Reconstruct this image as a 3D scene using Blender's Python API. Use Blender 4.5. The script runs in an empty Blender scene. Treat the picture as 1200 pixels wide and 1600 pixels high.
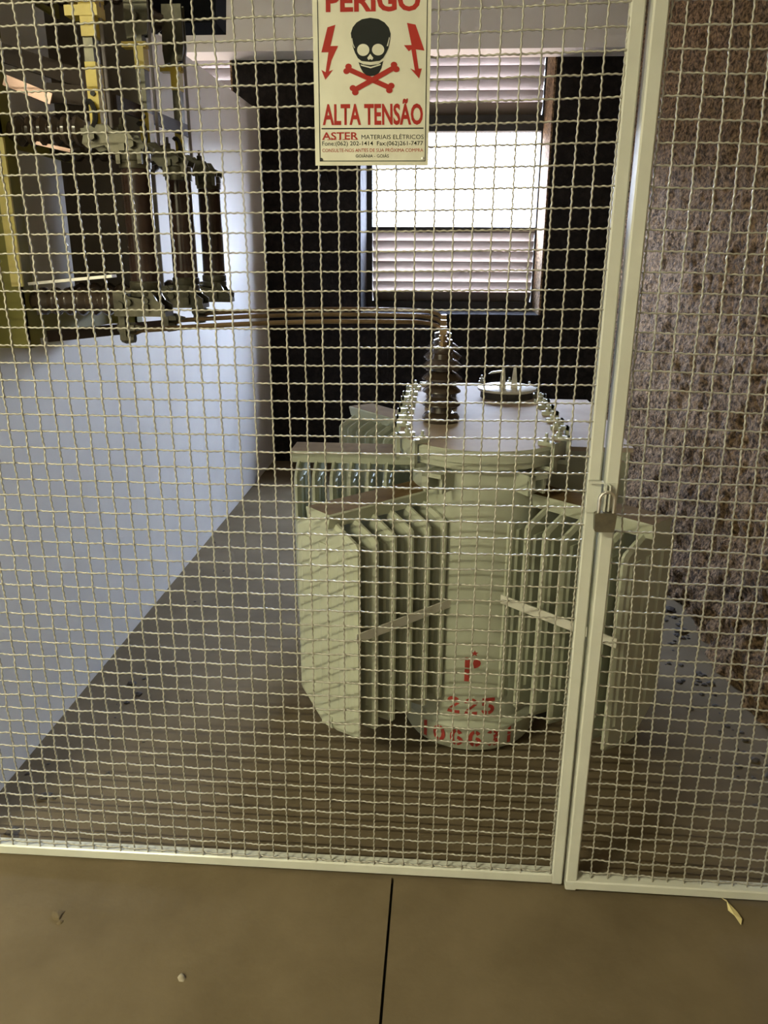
import bpy, math, random
import numpy as np
from mathutils import Vector, Matrix
random.seed(7); rng = np.random.default_rng(7)
scene = bpy.context.scene
C = bpy.context.collection
# ---------------------------------------------------------------- camera
def make_camera():
    yaw, pitch, roll = 0.0726, 0.3215, 0.0062
    f = Vector((-math.sin(yaw)*math.cos(pitch), math.cos(yaw)*math.cos(pitch), -math.sin(pitch)))
    r = Vector((math.cos(yaw), math.sin(yaw), 0)); u = r.cross(f)
    c, s = math.cos(roll), math.sin(roll)
    r, u = c*r + s*u, -s*r + c*u
    cam = bpy.data.cameras.new('camera'); o = bpy.data.objects.new('camera', cam); C.objects.link(o)
    M = Matrix((r, u, -f)).transposed().to_4x4(); M.translation = Vector((0.337, -1.518, 1.446))
    o.matrix_world = M
    cam.sensor_fit = 'VERTICAL'; cam.sensor_height = 36.0; cam.sensor_width = 27.0
    cam.lens = 36.0*1216.05/1600.0; cam.clip_start = 0.02
    scene.camera = o
make_camera()
# ---------------------------------------------------------------- world: bright overcast sky, pale sunlit ground
W = bpy.data.worlds.new('world'); scene.world = W; W.use_nodes = True
nt = W.node_tree; nt.nodes.clear()
tc = nt.nodes.new('ShaderNodeTexCoord'); sx = nt.nodes.new('ShaderNodeSeparateXYZ')
rmp = nt.nodes.new('ShaderNodeValToRGB'); mr = nt.nodes.new('ShaderNodeMapRange')
bg = nt.nodes.new('ShaderNodeBackground'); wo = nt.nodes.new('ShaderNodeOutputWorld')
mr.inputs['From Min'].default_value = -1; mr.inputs['From Max'].default_value = 1
e = rmp.color_ramp.elements
e[0].position = 0.0; e[0].color = (0.13, 0.105, 0.088, 1)
e[1].position = 1.0; e[1].color = (1.0, 1.3, 1.9, 1)
for p, c in ((0.495, (0.13, 0.105, 0.088, 1)), (0.505, (1.05, 1.1, 1.2, 1)), (0.62, (1.12, 1.32, 1.72, 1))):
    q = e.new(p); q.color = c
nt.links.new(tc.outputs['Generated'], sx.inputs[0]); nt.links.new(sx.outputs['Z'], mr.inputs['Value'])
nt.links.new(mr.outputs[0], rmp.inputs[0]); nt.links.new(rmp.outputs[0], bg.inputs[0]); nt.links.new(bg.outputs[0], wo.inputs[0])
bg.inputs['Strength'].default_value = 58.0
def portal(name, x0, x1, z0, z1, y):
    l = bpy.data.lights.new(name, 'AREA'); l.shape = 'RECTANGLE'; l.size = x1-x0; l.size_y = z1-z0
    o = bpy.data.objects.new(name, l); C.objects.link(o); o.location = ((x0+x1)/2, y, (z0+z1)/2)
    o.rotation_euler = (-math.pi/2, 0, 0); l.cycles.is_portal = True
portal('daylight_portal', -0.23, 1.0, 1.0, 2.75, 4.62)
portal('daylight_portal_next_cell', -2.2, -1.03, 1.0, 2.75, 4.62)
# ---------------------------------------------------------------- corridor fluorescent tube (its fixture is built below)
LAMP = (-1.85, -2.30, 2.82)
l = bpy.data.lights.new('tube_light', 'AREA'); l.shape = 'RECTANGLE'; l.size = 1.15; l.size_y = 0.04; l.energy = 136
l.color = (1.0, 0.955, 0.65)
o = bpy.data.objects.new('tube_light', l); C.objects.link(o); o.location = (LAMP[0], LAMP[1], LAMP[2]-0.03)
vs = scene.view_settings
vs.view_transform = 'Standard'; vs.look = 'None'; vs.gamma = 1.0; vs.use_curve_mapping = False; vs.exposure = 0.2
# ================================================================ materials
def N(t, ty, **k):
    n = t.nodes.new(ty)
    for a, b in k.items(): n.inputs[a.replace('_', ' ')].default_value = b
    return n
def mat(name, col, rough=0.6, metal=0.0, col2=None, scale=8.0, detail=6.0, lo=0.35, hi=0.65, bump=0.0, bscale=None, bdist=0.005, spec=0.5, stretch=None):
    m = bpy.data.materials.new(name); m.use_nodes = True; t = m.node_tree
    b = t.nodes['Principled BSDF']; b.inputs['Roughness'].default_value = rough; b.inputs['Metallic'].default_value = metal
    b.inputs['Specular IOR Level'].default_value = spec
    b.inputs['Base Color'].default_value = (*col, 1)
    co = N(t, 'ShaderNodeTexCoord'); src = co.outputs['Object']
    if stretch:
        mp = N(t, 'ShaderNodeMapping'); mp.inputs['Scale'].default_value = stretch; t.links.new(src, mp.inputs[0]); src = mp.outputs[0]
    if col2:
        n = N(t, 'ShaderNodeTexNoise', Scale=scale, Detail=detail, Roughness=0.6); t.links.new(src, n.inputs['Vector'])
        r = N(t, 'ShaderNodeValToRGB'); r.color_ramp.elements[0].position = lo; r.color_ramp.elements[1].position = hi
        r.color_ramp.elements[0].color = (*col, 1); r.color_ramp.elements[1].color = (*col2, 1)
        t.links.new(n.outputs[0], r.inputs[0]); t.links.new(r.outputs[0], b.inputs['Base Color'])
    if bump:
        n = N(t, 'ShaderNodeTexNoise', Scale=bscale or scale*4, Detail=5.0, Roughness=0.65); t.links.new(src, n.inputs['Vector'])
        bp = N(t, 'ShaderNodeBump', Strength=bump, Distance=bdist); t.links.new(n.outputs[0], bp.inputs['Height']); t.links.new(bp.outputs[0], b.inputs['Normal'])
    return m
M = dict(
 plaster=mat('white_plaster', (0.74, 0.72, 0.69), 0.55, col2=(0.80, 0.785, 0.755), scale=2.5, bump=0.08, bscale=60),
 ceiling=mat('ceiling_paint', (0.84, 0.805, 0.77), 0.8, col2=(0.88, 0.845, 0.81), scale=2),
 floor=mat('dusty_concrete', (0.122, 0.093, 0.054), 0.8, col2=(0.168, 0.130, 0.079), scale=3.0, detail=9, spec=0.12, bump=0.12, bscale=45),
 joint=mat('joint_dirt', (0.02, 0.017, 0.014), 0.95, col2=(0.035, 0.03, 0.025)),
 rough=mat('sprayed_render', (0.055, 0.036, 0.022), 0.95, col2=(0.44, 0.285, 0.155), scale=60, detail=8, lo=0.40, hi=0.68, bump=0.9, bscale=70, bdist=0.01, spec=0.2),
 roughshaded=mat('sprayed_render_shaded', (0.013, 0.011, 0.011), 0.95, col2=(0.036, 0.029, 0.026), scale=30, detail=8, lo=0.40, hi=0.80, bump=0.6, bscale=60, bdist=0.008, spec=0.2),  # same render as the right wall, the back wall's shade put into the colour
 gate=mat('cream_grey_paint', (0.54, 0.545, 0.48), 0.24, col2=(0.60, 0.605, 0.535), scale=5, bump=0.03, bscale=80),
 wire=mat('galvanised_painted_wire', (0.40, 0.385, 0.33), 0.38, 0.3, col2=(0.50, 0.48, 0.42), scale=60),
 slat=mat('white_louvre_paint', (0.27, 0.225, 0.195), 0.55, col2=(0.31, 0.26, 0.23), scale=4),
 conduit=mat('grey_rod_paint', (0.22, 0.20, 0.21), 0.45, col2=(0.28, 0.26, 0.27)),
 panel=mat('grey_brown_panel', (0.10, 0.085, 0.07), 0.6, col2=(0.13, 0.11, 0.092)),
 lityellow=mat('window_lit_yellow', (0.72, 0.62, 0.20), 0.4, col2=(0.80, 0.70, 0.30)),
 outside=mat('sky_blocker_grey', (0.10, 0.095, 0.09), 0.9, col2=(0.14, 0.13, 0.12), scale=0.5),
 wframe=mat('grey_window_frame', (0.05, 0.05, 0.05), 0.7, col2=(0.065, 0.065, 0.065), scale=6, spec=0.15),
 tank=mat('pale_green_enamel', (0.38, 0.395, 0.30), 0.42, col2=(0.44, 0.455, 0.35), scale=4, bump=0.03, bscale=30),
 fin=mat('pale_fin_enamel', (0.44, 0.455, 0.34), 0.42, col2=(0.50, 0.515, 0.395), scale=4, bump=0.05, bscale=18),
 dust=mat('brown_dust', (0.13, 0.085, 0.038), 0.95, col2=(0.18, 0.122, 0.06), scale=12, spec=0.03),
 lid=mat('dusty_lid_paint', (0.37, 0.295, 0.23), 0.75, col2=(0.44, 0.36, 0.285), scale=5, spec=0.15),
 strap=mat('pale_strap', (0.60, 0.58, 0.50), 0.45, col2=(0.64, 0.62, 0.54), scale=8),
 porc=mat('brown_porcelain', (0.042, 0.028, 0.019), 0.2, col2=(0.06, 0.042, 0.03), scale=6),
 gasket=mat('dark_gasket', (0.03, 0.028, 0.026), 0.7, col2=(0.05, 0.045, 0.04)),
 steel=mat('dull_contact_metal', (0.050, 0.046, 0.030), 0.36, 0.5, col2=(0.12, 0.11, 0.075), scale=20),
 bright=mat('tinned_metal', (0.62, 0.60, 0.56), 0.3, 0.85, col2=(0.72, 0.70, 0.66), scale=20),
 yellow=mat('yellow_paint', (0.58, 0.42, 0.03), 0.4, col2=(0.72, 0.57, 0.08), scale=14),
 yframe=mat('olive_yellow_paint', (0.20, 0.19, 0.035), 0.5, col2=(0.27, 0.25, 0.06), scale=6),
 copper=mat('copper_bar', (0.66, 0.42, 0.35), 0.4, 0.5, col2=(0.74, 0.52, 0.45), scale=14),
 rod=mat('tarnished_copper_rod', (0.20, 0.135, 0.07), 0.4, 0.6, col2=(0.30, 0.21, 0.11), scale=10),
 resin=mat('dark_brown_laminate', (0.040, 0.026, 0.021), 0.5, col2=(0.065, 0.045, 0.036), scale=10),
 fuse=mat('dark_glazed_tube', (0.028, 0.016, 0.014), 0.12, col2=(0.045, 0.026, 0.022), scale=12),
 hood=mat('dark_blue_grey_steel', (0.006, 0.007, 0.010), 0.9, col2=(0.010, 0.011, 0.014), spec=0.1),
 black=mat('black_steel', (0.018, 0.017, 0.016), 0.6, col2=(0.03, 0.028, 0.026)),
 lock=mat('weathered_brass', (0.16, 0.145, 0.105), 0.42, 0.75, col2=(0.23, 0.205, 0.15), scale=40),
 signp=mat('sign_plate', (0.60, 0.59, 0.485), 0.36, 0.2, col2=(0.66, 0.65, 0.54), scale=14, detail=3),
 red=mat('red_print', (0.33, 0.022, 0.016), 0.5, col2=(0.37, 0.03, 0.02), spec=0.2),
 ink=mat('black_print', (0.008, 0.010, 0.010), 0.5, col2=(0.012, 0.014, 0.013), spec=0.2),
 stencil=mat('red_stencil_paint', (0.27, 0.022, 0.014), 0.65, col2=(0.36, 0.045, 0.03), scale=30),
 leaf=mat('dry_leaf', (0.62, 0.52, 0.24), 0.7, col2=(0.70, 0.62, 0.34), scale=60),
 crumb=mat('dark_render_crumb', (0.05, 0.042, 0.035), 0.95, col2=(0.10, 0.085, 0.07), scale=90),
 pebble=mat('grey_pebble', (0.30, 0.26, 0.20), 0.9, col2=(0.40, 0.36, 0.28), scale=80),
 lampw=mat('lamp_housing', (0.75, 0.75, 0.72), 0.5, col2=(0.8, 0.8, 0.77)),
)
em = bpy.data.materials.new('lit_tube'); em.use_nodes = True
em.node_tree.nodes['Principled BSDF'].inputs['Emission Color'].default_value = (1, 0.93, 0.6, 1)
em.node_tree.nodes['Principled BSDF'].inputs['Emission Strength'].default_value = 4
M['tube'] = em
# ================================================================ mesh helpers
class MB:
    def __init__(s): s.v = []; s.f = []; s.mi = []; s.cur = 0
    def add(s, vs, fs):
        b = len(s.v); s.v += [tuple(p) for p in vs]; s.f += [tuple(i+b for i in f) for f in fs]; s.mi += [s.cur]*len(fs); return s
    def box(s, a, b, rot=None, piv=None):
        x0, y0, z0 = a; x1, y1, z1 = b
        vs = [Vector(p) for p in ((x0,y0,z0),(x1,y0,z0),(x1,y1,z0),(x0,y1,z0),(x0,y0,z1),(x1,y0,z1),(x1,y1,z1),(x0,y1,z1))]
        if rot is not None:
            pv = Vector(piv) if piv else Vector(((x0+x1)/2,(y0+y1)/2,(z0+z1)/2)); vs = [pv + rot @ (p-pv) for p in vs]
        return s.add(vs, [(0,3,2,1),(4,5,6,7),(0,1,5,4),(1,2,6,5),(2,3,7,6),(3,0,4,7)])
    def bar(s, p, q, w, h, up=(0,0,1)):      # rectangular bar from p to q
        p, q = Vector(p), Vector(q); d = (q-p).normalized(); u = Vector(up); r = d.cross(u).normalized(); u = r.cross(d)
        vs = []
        for c in (p, q):
            for a, b in ((-1,-1),(1,-1),(1,1),(-1,1)): vs.append(c + r*a*w/2 + u*b*h/2)
        return s.add(vs, [(0,1,2,3),(7,6,5,4),(0,4,5,1),(1,5,6,2),(2,6,7,3),(3,7,4,0)])
    def lathe(s, prof, org=(0,0,0), axis=(0,0,1), n=20):   # prof: (radius, along axis)
        ax = Vector(axis).normalized(); a = Vector((1,0,0)) if abs(ax.x) < 0.9 else Vector((0,1,0))
        r = a.cross(ax).normalized(); t = ax.cross(r); o_ = Vector(org); vs = []
        for rad, h in prof:
            for k in range(n):
                g = 2*math.pi*k/n; vs.append(o_ + ax*h + (r*math.cos(g) + t*math.sin(g))*max(rad, 1e-5))
        fs = []
        for i in range(len(prof)-1):
            for k in range(n):
                k2 = (k+1) % n; fs.append((i*n+k, i*n+k2, (i+1)*n+k2, (i+1)*n+k))
        m = len(prof)-1
        if prof[0][0] > 1e-4: fs.append(tuple(reversed(range(n))))
        if prof[m][0] > 1e-4: fs.append(tuple(m*n+k for k in range(n)))
        return s.add(vs, fs)
    def tube(s, pts, rad, n=8):
        pts = [Vector(p) for p in pts]; vs = []; fs = []; prev = None
        for i, p in enumerate(pts):
            d = (pts[min(i+1, len(pts)-1)] - pts[max(i-1, 0)]).normalized()
            if prev is None:
                a = Vector((0,0,1)) if abs(d.z) < 0.9 else Vector((1,0,0)); r = a.cross(d).normalized()
            else: r = (prev - d*prev.dot(d)).normalized()
            prev = r; t = d.cross(r); R = rad[i] if hasattr(rad, '__len__') else rad
            for k in range(n):
                g = 2*math.pi*k/n; vs.append(p + (r*math.cos(g)+t*math.sin(g))*R)
        for i in range(len(pts)-1):
            for k in range(n):
                k2 = (k+1) % n; fs.append((i*n+k, i*n+k2, (i+1)*n+k2, (i+1)*n+k))
        fs.append(tuple(reversed(range(n)))); fs.append(tuple((len(pts)-1)*n+k for k in range(n)))
        return s.add(vs, fs)
    def prism(s, poly, O, X, Y, d0, d1):     # 2D polygon on plane O + a X + b Y, extruded from d0 to d1 along X x Y
        O, X, Y = Vector(O), Vector(X), Vector(Y); Z = X.cross(Y).normalized(); n = len(poly)
        vs = [O + X*a + Y*b + Z*d0 for a, b in poly] + [O + X*a + Y*b + Z*d1 for a, b in poly]
        return s.add(vs, [tuple(reversed(range(n))), tuple(range(n, 2*n))] + [(i, (i+1) % n, n+(i+1) % n, n+i) for i in range(n)])
def part(name, mb, m, parent=None, smooth=None, mat2=None, loc=None):
    me = bpy.data.meshes.new(name); me.from_pydata(mb.v, [], mb.f); me.materials.append(M[m])
    if mat2: me.materials.append(M[mat2]); me.polygons.foreach_set('material_index', mb.mi)
    me.validate(); me.update()
    if smooth:
        me.polygons.foreach_set('use_smooth', [True]*len(me.polygons)); me.set_sharp_from_angle(angle=math.radians(smooth))
    ob = bpy.data.objects.new(name, me); C.objects.link(ob)
    if parent: ob.parent = parent; ob.matrix_parent_inverse = Matrix.Translation(-world_loc(parent))
    return ob
def world_loc(ob):
    v = Vector(ob.location)
    p = ob.parent
    if p is not None: v = v - world_loc(p) + world_loc(p)   # parts are modelled in world space with identity offsets
    return v
def thing(name, label, cat, loc, group=None):
    ob = bpy.data.objects.new(name, None); ob.empty_display_size = 0.05; C.objects.link(ob); ob.location = loc
    return tag(ob, label, cat, group)
def tag(ob, label, cat, group=None):
    ob['label'] = label; ob['category'] = cat
    if group: ob['group'] = group
    return ob
def struct(ob): ob['kind'] = 'structure'; return ob
def obround(cx, y0, y1, r, n=16):
    p = [(cx + r*math.cos(math.pi + math.pi*k/n), y0 + r*math.sin(math.pi + math.pi*k/n)) for k in range(n+1)]
    return p + [(cx + r*math.cos(math.pi*k/n), y1 + r*math.sin(math.pi*k/n)) for k in range(n+1)]
XA, YA, ZA = (1,0,0), (0,1,0), (0,0,1)
# ================================================================ room shell
XL, XR, YB, ZC = -0.87, 1.42, 3.92, 3.0
fl = struct(part('floor', MB().box((-3.3,-3.3,-0.10), (2.6,5.0,-0.02)), 'joint'))
JX = 0.2535
part('slab', MB().box((-3.3,-3.3,-0.02), (JX-0.003,-0.0,0)), 'floor', fl)
part('slab', MB().box((JX+0.003,-3.3,-0.02), (2.6,-0.0,0)), 'floor', fl)
part('slab', MB().box((-3.3,0.0,-0.02), (2.6,5.0,0)), 'floor', fl)
struct(part('ceiling', MB().box((-3.3,-3.3,ZC), (2.6,4.6,ZC+0.15)), 'ceiling'))
struct(part('wall_left', MB().box((XL-0.13,0.0,0), (XL,YB,2.295)), 'plaster'))
wb = MB()
OP = [(-2.20,-1.035), (-0.225,0.985)]; zo0, zo1 = 1.055, 2.72
xs = [-3.3]
for a, b in OP: xs += [a, b]
xs.append(2.6)
for i in range(0, len(xs), 2): wb.box((xs[i],YB,0), (xs[i+1],4.5,ZC))
for a, b in OP: wb.box((a,YB,0), (b,4.5,zo0)); wb.box((a,YB,zo1), (b,4.5,ZC))
wbk = struct(part('wall_back', wb, 'roughshaded'))
for a, b in OP: part('lit_reveal', MB().box((b-0.012,YB+0.002,zo0), (b,4.36,zo1)), 'rough', wbk)  # slab in the lighter render: window light on the jamb put into its colour
struct(part('trim_1', MB().box((-3.3,3.70,2.585), (XR,YB,ZC)), 'ceiling'))          # concrete beam over the windows
# right wall: sprayed, tufted render as real relief
def noise2(u, v, f, seed):
    r = np.random.default_rng(seed); G = r.random((257,257)); x = u*f; y = v*f
    xi = np.floor(x).astype(int); yi = np.floor(y).astype(int); fx = x-xi; fy = y-yi
    fx = fx*fx*(3-2*fx); fy = fy*fy*(3-2*fy); g = lambda a, b: G[a % 257, b % 257]
    return (g(xi,yi)*(1-fx)+g(xi+1,yi)*fx)*(1-fy) + (g(xi,yi+1)*(1-fx)+g(xi+1,yi+1)*fx)*fy
ny, nz = 260, 200
ys = np.linspace(0.0, YB, ny); zs = np.linspace(0.0, ZC, nz); YY, ZZ = np.meshgrid(ys, zs, indexing='ij')
h = 0.030*noise2(YY,ZZ,7,1) + 0.016*noise2(YY,ZZ,22,2) + 0.016*noise2(YY,ZZ,48,3) + 0.014*noise2(YY,ZZ,80,4)
h += 0.05*np.clip(1-ZZ/0.35,0,1)*noise2(YY,ZZ,14,5)
V = np.stack([XR+0.03-h, YY, ZZ], -1).reshape(-1,3)
idx = np.arange(ny*nz).reshape(ny,nz)
F = np.stack([idx[:-1,:-1], idx[:-1,1:], idx[1:,1:], idx[1:,:-1]], -1).reshape(-1,4)
me = bpy.data.meshes.new('wall_right'); me.from_pydata(V.tolist(), [], F.tolist()); me.materials.append(M['rough'])
me.polygons.foreach_set('use_smooth', [True]*len(me.polygons))
wr = struct(bpy.data.objects.new('wall_right', me)); C.objects.link(wr)
part('masonry', MB().box((XR+0.035,-3.3,0), (XR+0.25,YB,ZC)), 'rough', wr)
struct(part('wall_front', MB().box((-3.3,-3.45,0), (2.6,-3.3,ZC)), 'plaster'))
struct(part('wall_far_left', MB().box((-3.45,-3.3,0), (-3.3,4.5,ZC)), 'plaster'))
struct(part('wall_sky_blocker', MB().box((-40,20,-1.5), (40,20.3,4.4)), 'outside'))     # added wall outside, cuts the sky glare in the open light
# ---------------------------------------------------------------- louvred windows
def window(name, x0, x1):
    w = struct(bpy.data.objects.new(name, None)); C.objects.link(w); w.location = (x0, 4.4, 1.06)
    y0, y1 = 4.36, 4.44
    for a, b in ((x0-0.04, x0), (x1, x1+0.025)): part('jamb', MB().box((a,y0,1.055), (b,y1,2.72)), 'wframe', w)
    part('sill_rail', MB().box((x0,y0,1.055), (x1,y1,1.112)), 'wframe', w)
    part('mid_rail', MB().box((x0,y0,1.585), (x1,y1,1.622)), 'wframe', w)
    part('mid_rail', MB().box((x0,y0,2.236), (x1,y1,2.335)), 'wframe', w)
    part('head_rail', MB().box((x0,y0,2.69), (x1,y1,2.72)), 'wframe', w)
    def slat(z, hh):
        mb = MB(); n = 6; prof = []
        for k in range(n+1):
            t = k/n; prof.append((4.355 + 0.10*t, z + hh*(1 - t) - 0.012*math.sin(math.pi*t)))
        # nose lip at inner top, then the blade falling outwards
        vs = []; th = 0.004
        for xx in (x0+0.004, x1-0.004):
            for (yy, zz) in prof: vs.append((xx, yy, zz))
            for (yy, zz) in reversed(prof): vs.append((xx, yy+th*0.7, zz+th))
        m = 2*(n+1); mb.add(vs, [tuple(reversed(range(m))), tuple(range(m, 2*m))] + [(i, (i+1) % m, m+(i+1) % m, m+i) for i in range(m)])
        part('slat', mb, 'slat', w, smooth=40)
    for k in range(7): slat(1.10 + 0.0695*k, 0.078)
    for k in range(5): slat(2.325 + 0.0735*k, 0.082)
    return w
w1 = window('window_1', -0.187, 0.963)
scr = MB()                                        # fine insect screen in the open middle light
for k in range(1, 46): scr.bar((-0.187+1.15*k/46, 4.43, 1.622), (-0.187+1.15*k/46, 4.43, 2.236), 0.0011, 0.0011, YA)
for k in range(1, 25): scr.bar((-0.187, 4.431, 1.622+0.614*k/25), (0.963, 4.431, 1.622+0.614*k/25), 0.0011, 0.0011)
s = part('insect_screen', scr, 'wframe', w1); s['kind'] = 'stuff'
window('window_2', -2.16, -1.09)
# ---------------------------------------------------------------- mesh gates
CELL = 0.035; ZR0 = 52.3*CELL
KX = (0.00221,-0.00457,0.00021,0.00319,-0.00275,-0.00619,0.0015,0.01003,-0.00454)
KZ = (-0.00071,0.00366,-0.00136,0.00333,-0.00598,-0.00192,0.00157,0.00447,0.00032)
def sag(k, j, i):                                  # the sheet is a little pulled out of square
    j = np.clip(j, -17, 18)/20; i = (np.clip(i, -1, 51)-25)/25
    return k[0]+k[1]*j+k[2]*i+k[3]*j*j+k[4]*i*j+k[5]*i*i+k[6]*j*j*i+k[7]*j*i*i+k[8]*j**3
def wire_mesh(P, phase):                           # helically crimped wire swept along the centreline P (n x 3)
    n = len(P); s_ = np.arange(n); ang = 2*math.pi*s_/6.0 + phase
    T = np.gradient(P, axis=0); T /= np.linalg.norm(T, axis=1)[:,None]
    A = np.cross(T, np.array([0,1.0,0])); A /= np.linalg.norm(A, axis=1)[:,None]; B = np.cross(T, A)
    cen = P + 0.0007*(np.cos(ang)[:,None]*A + np.sin(ang)[:,None]*B)
    m = 4; V = np.zeros((n, m, 3))
    for k in range(m):
        g = 2*math.pi*k/m + math.pi/4; V[:,k] = cen + 0.0021*(math.cos(g)*A + math.sin(g)*B)
    I = np.arange(n*m).reshape(n, m); J = np.roll(I, -1, 1)
    F = np.stack([I[:-1], J[:-1], J[1:], I[1:]], -1).reshape(-1,4)
    return V.reshape(-1,3), F
def add_wire(P, parent, phase):
    V, F = wire_mesh(P, phase); me = bpy.data.meshes.new('wire'); me.vertices.add(len(V)); me.vertices.foreach_set('co', V.ravel())
    me.loops.add(F.size); me.loops.foreach_set('vertex_index', F.ravel().astype(np.int32)); me.polygons.add(len(F))
    me.polygons.foreach_set('loop_start', np.arange(0, F.size, 4, dtype=np.int32))
    me.polygons.foreach_set('use_smooth', np.ones(len(F), dtype=bool))
    me.update(calc_edges=True); me.materials.append(M['wire'])
    ob = bpy.data.objects.new('wire', me); C.objects.link(ob); ob.parent = parent; ob.matrix_parent_inverse = Matrix.Translation(-Vector(parent.location))
SUB = 15                                           # samples per cell: 2.5 crimps of 6 samples
ga = thing('mesh_gate', 'wide left cream wire mesh gate leaf carrying the danger sign', 'gate', (-0.1, 0, 0.0))
TOP = 2.28
def rows_to(z): return (ZR0 - z)/CELL
i0 = -12
ii = np.arange(i0*SUB, 51*SUB+8)/SUB
for j in range(-24, 19):
    x = j*CELL + sag(KX, j, ii); z = ZR0 - ii*CELL + sag(KZ, j, ii); y = 0.0016*np.cos(math.pi*(ii+j))
    k = z < TOP
    add_wire(np.stack([x, y, z], 1)[k], ga, rng.random()*6)
jj = np.arange(-24*SUB, 18*SUB+10)/SUB
for i in range(i0, 52):
    x = jj*CELL + sag(KX, jj, i); z = ZR0 - i*CELL + sag(KZ, jj, i); y = -0.0016*np.cos(math.pi*(i+jj))
    add_wire(np.stack([x, y, z], 1), ga, rng.random()*6)
def tube_box(mb, p, q, w, d, yc):                  # square tube p-q in the gate plane with a small round-over
    p = Vector((p[0], yc, p[1])); q = Vector((q[0], yc, q[1])); dr = (q-p).normalized(); r = dr.cross(Vector(YA)).normalized(); b = 0.003
    oc = [(-w/2+b,-d/2),(w/2-b,-d/2),(w/2,-d/2+b),(w/2,d/2-b),(w/2-b,d/2),(-w/2+b,d/2),(-w/2,d/2-b),(-w/2,-d/2+b)]
    vs = [c + r*a + Vector(YA)*e_ for c in (p, q) for a, e_ in oc]
    return mb.add(vs, [tuple(reversed(range(8))), tuple(range(8,16))] + [(i,(i+1)%8,8+(i+1)%8,8+i) for i in range(8)])
# left leaf frame
part('stile', tube_box(MB(), (0.6465,0.016), (0.6435,2.30), 0.0255, 0.020, 0.005), 'gate', ga)
part('stile', tube_box(MB(), (-0.852,0.004), (-0.852,2.30), 0.030, 0.030, 0.010), 'gate', ga)
part('rail', tube_box(MB(), (-0.838,0.0155), (0.634,0.0285), 0.027, 0.030, 0.010), 'gate', ga)
part('rail', tube_box(MB(), (-0.838,2.287), (0.631,2.287), 0.028, 0.030, 0.010), 'gate', ga)
# right leaf
gb = thing('mesh_gate', 'narrow right cream wire mesh gate leaf in front of rough brown wall', 'gate', (1.05, 0, 0.0))
zr = lambda k: 0.091 + 0.0358*k
kk = np.arange(int(-1.6*SUB), 61*SUB)/SUB
for j in range(0, 20):
    xb, xm = 0.7245+0.0361*j, 0.7000+0.0358*j
    t = (zr(kk)-0.06)/1.18; x = xb + (xm-xb)*t + 0.004*np.sin(kk*0.11+j); y = -0.004+0.0016*np.cos(math.pi*(kk+j))
    x = np.maximum(x, 0.6985)
    add_wire(np.stack([x, y, zr(kk)], 1), gb, rng.random()*6)
ll = np.arange(-2, 20*SUB)/SUB
for k in range(-1, 61):
    x = 0.700+0.0358*ll; z = zr(k) - 0.0022*ll*0.3 + 0.0008*np.sin(ll*0.9+k); y = -0.004-0.0016*np.cos(math.pi*(k+ll))
    add_wire(np.stack([x, y, z], 1), gb, rng.random()*6)
part('stile', tube_box(MB(), (0.6785,0.012), (0.6790,2.30), 0.0265, 0.042, 0.004), 'gate', gb)
part('stile', tube_box(MB(), (1.372,0.006), (1.372,2.30), 0.030, 0.030, -0.004), 'gate', gb)
part('rail', tube_box(MB(), (0.666,0.0265), (1.357,0.0275), 0.025, 0.034, -0.002), 'gate', gb)
part('rail', tube_box(MB(), (0.666,2.287), (1.357,2.287), 0.028, 0.030, -0.004), 'gate', gb)
# hasp and padlock
hp = MB().box((0.634,-0.0075,0.953), (0.660,-0.005,1.020)); hp.box((0.634,-0.019,1.017), (0.662,-0.005,1.020))
part('hasp_plate', hp, 'gate', ga)
part('staple', MB().tube([(0.656,-0.006,0.985),(0.656,-0.026,0.985),(0.656,-0.030,0.981),(0.656,-0.026,0.977),(0.656,-0.006,0.977)], 0.0025, 6), 'bright', ga)
hb = MB().box((0.668,-0.0205,0.965), (0.688,-0.017,1.018)); hb.box((0.662,-0.036,0.965), (0.665,-0.019,1.018)); hb.box((0.670,-0.036,0.965), (0.6725,-0.019,1.018))
part('hasp_plate', hb, 'gate', gb)
pl = thing('padlock', 'small weathered brass padlock hanging from the gate hasp', 'padlock', (0.667,-0.034,0.925))
pb = MB().prism([(-0.0215,0.036),(-0.0195,0.002),(-0.015,0.0),(0.015,0.0),(0.019,0.002),(0.021,0.036),(0.017,0.039),(-0.0175,0.039)], (0.667,-0.034,0.924), XA, ZA, -0.008, 0.008)
part('lock_body', pb, 'lock', pl)
sh = [(0.653,-0.034,0.958)] + [(0.6675-0.0145*math.cos(a), -0.034, 0.990+0.0145*math.sin(a)) for a in np.linspace(0, math.pi, 9)] + [(0.682,-0.034,0.958)]
part('shackle', MB().tube(sh, 0.0035, 8), 'bright', pl, smooth=40)
# ---------------------------------------------------------------- danger sign (flat print on a thin plate)
sg = thing('warning_sign', 'cream metal high voltage danger sign with skull wired on mesh', 'sign', (0.2,-0.006,1.59))
def sp(cx, cy):                                    # layout grid of the printed face -> plate coordinates
    t = cy/1290.0; L = 145+15*t; R = 1083-43*t
    return (0.1005 + (cx-L)/(R-L)*0.2015, 1.8505 - 0.2555*t)
SY = -0.0085
pf = MB()
x0, z0, x1, z1 = 0.100, 1.594, 0.302, 1.898
pf.box((x0,SY,z0), (x1,SY+0.0012,z1))
part('plate', pf, 'signp', sg)
def flat(mb, pts, lift): # pts in layout grid
    q = [sp(*p) for p in pts]; n = len(q); y = SY - lift
    a = sum(q[i][0]*q[(i+1) % n][1]-q[(i+1) % n][0]*q[i][1] for i in range(n))
    if a < 0: q.reverse()
    return mb.prism(q, (0,y,0), XA, ZA, 0.0, 0.00025)
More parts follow.
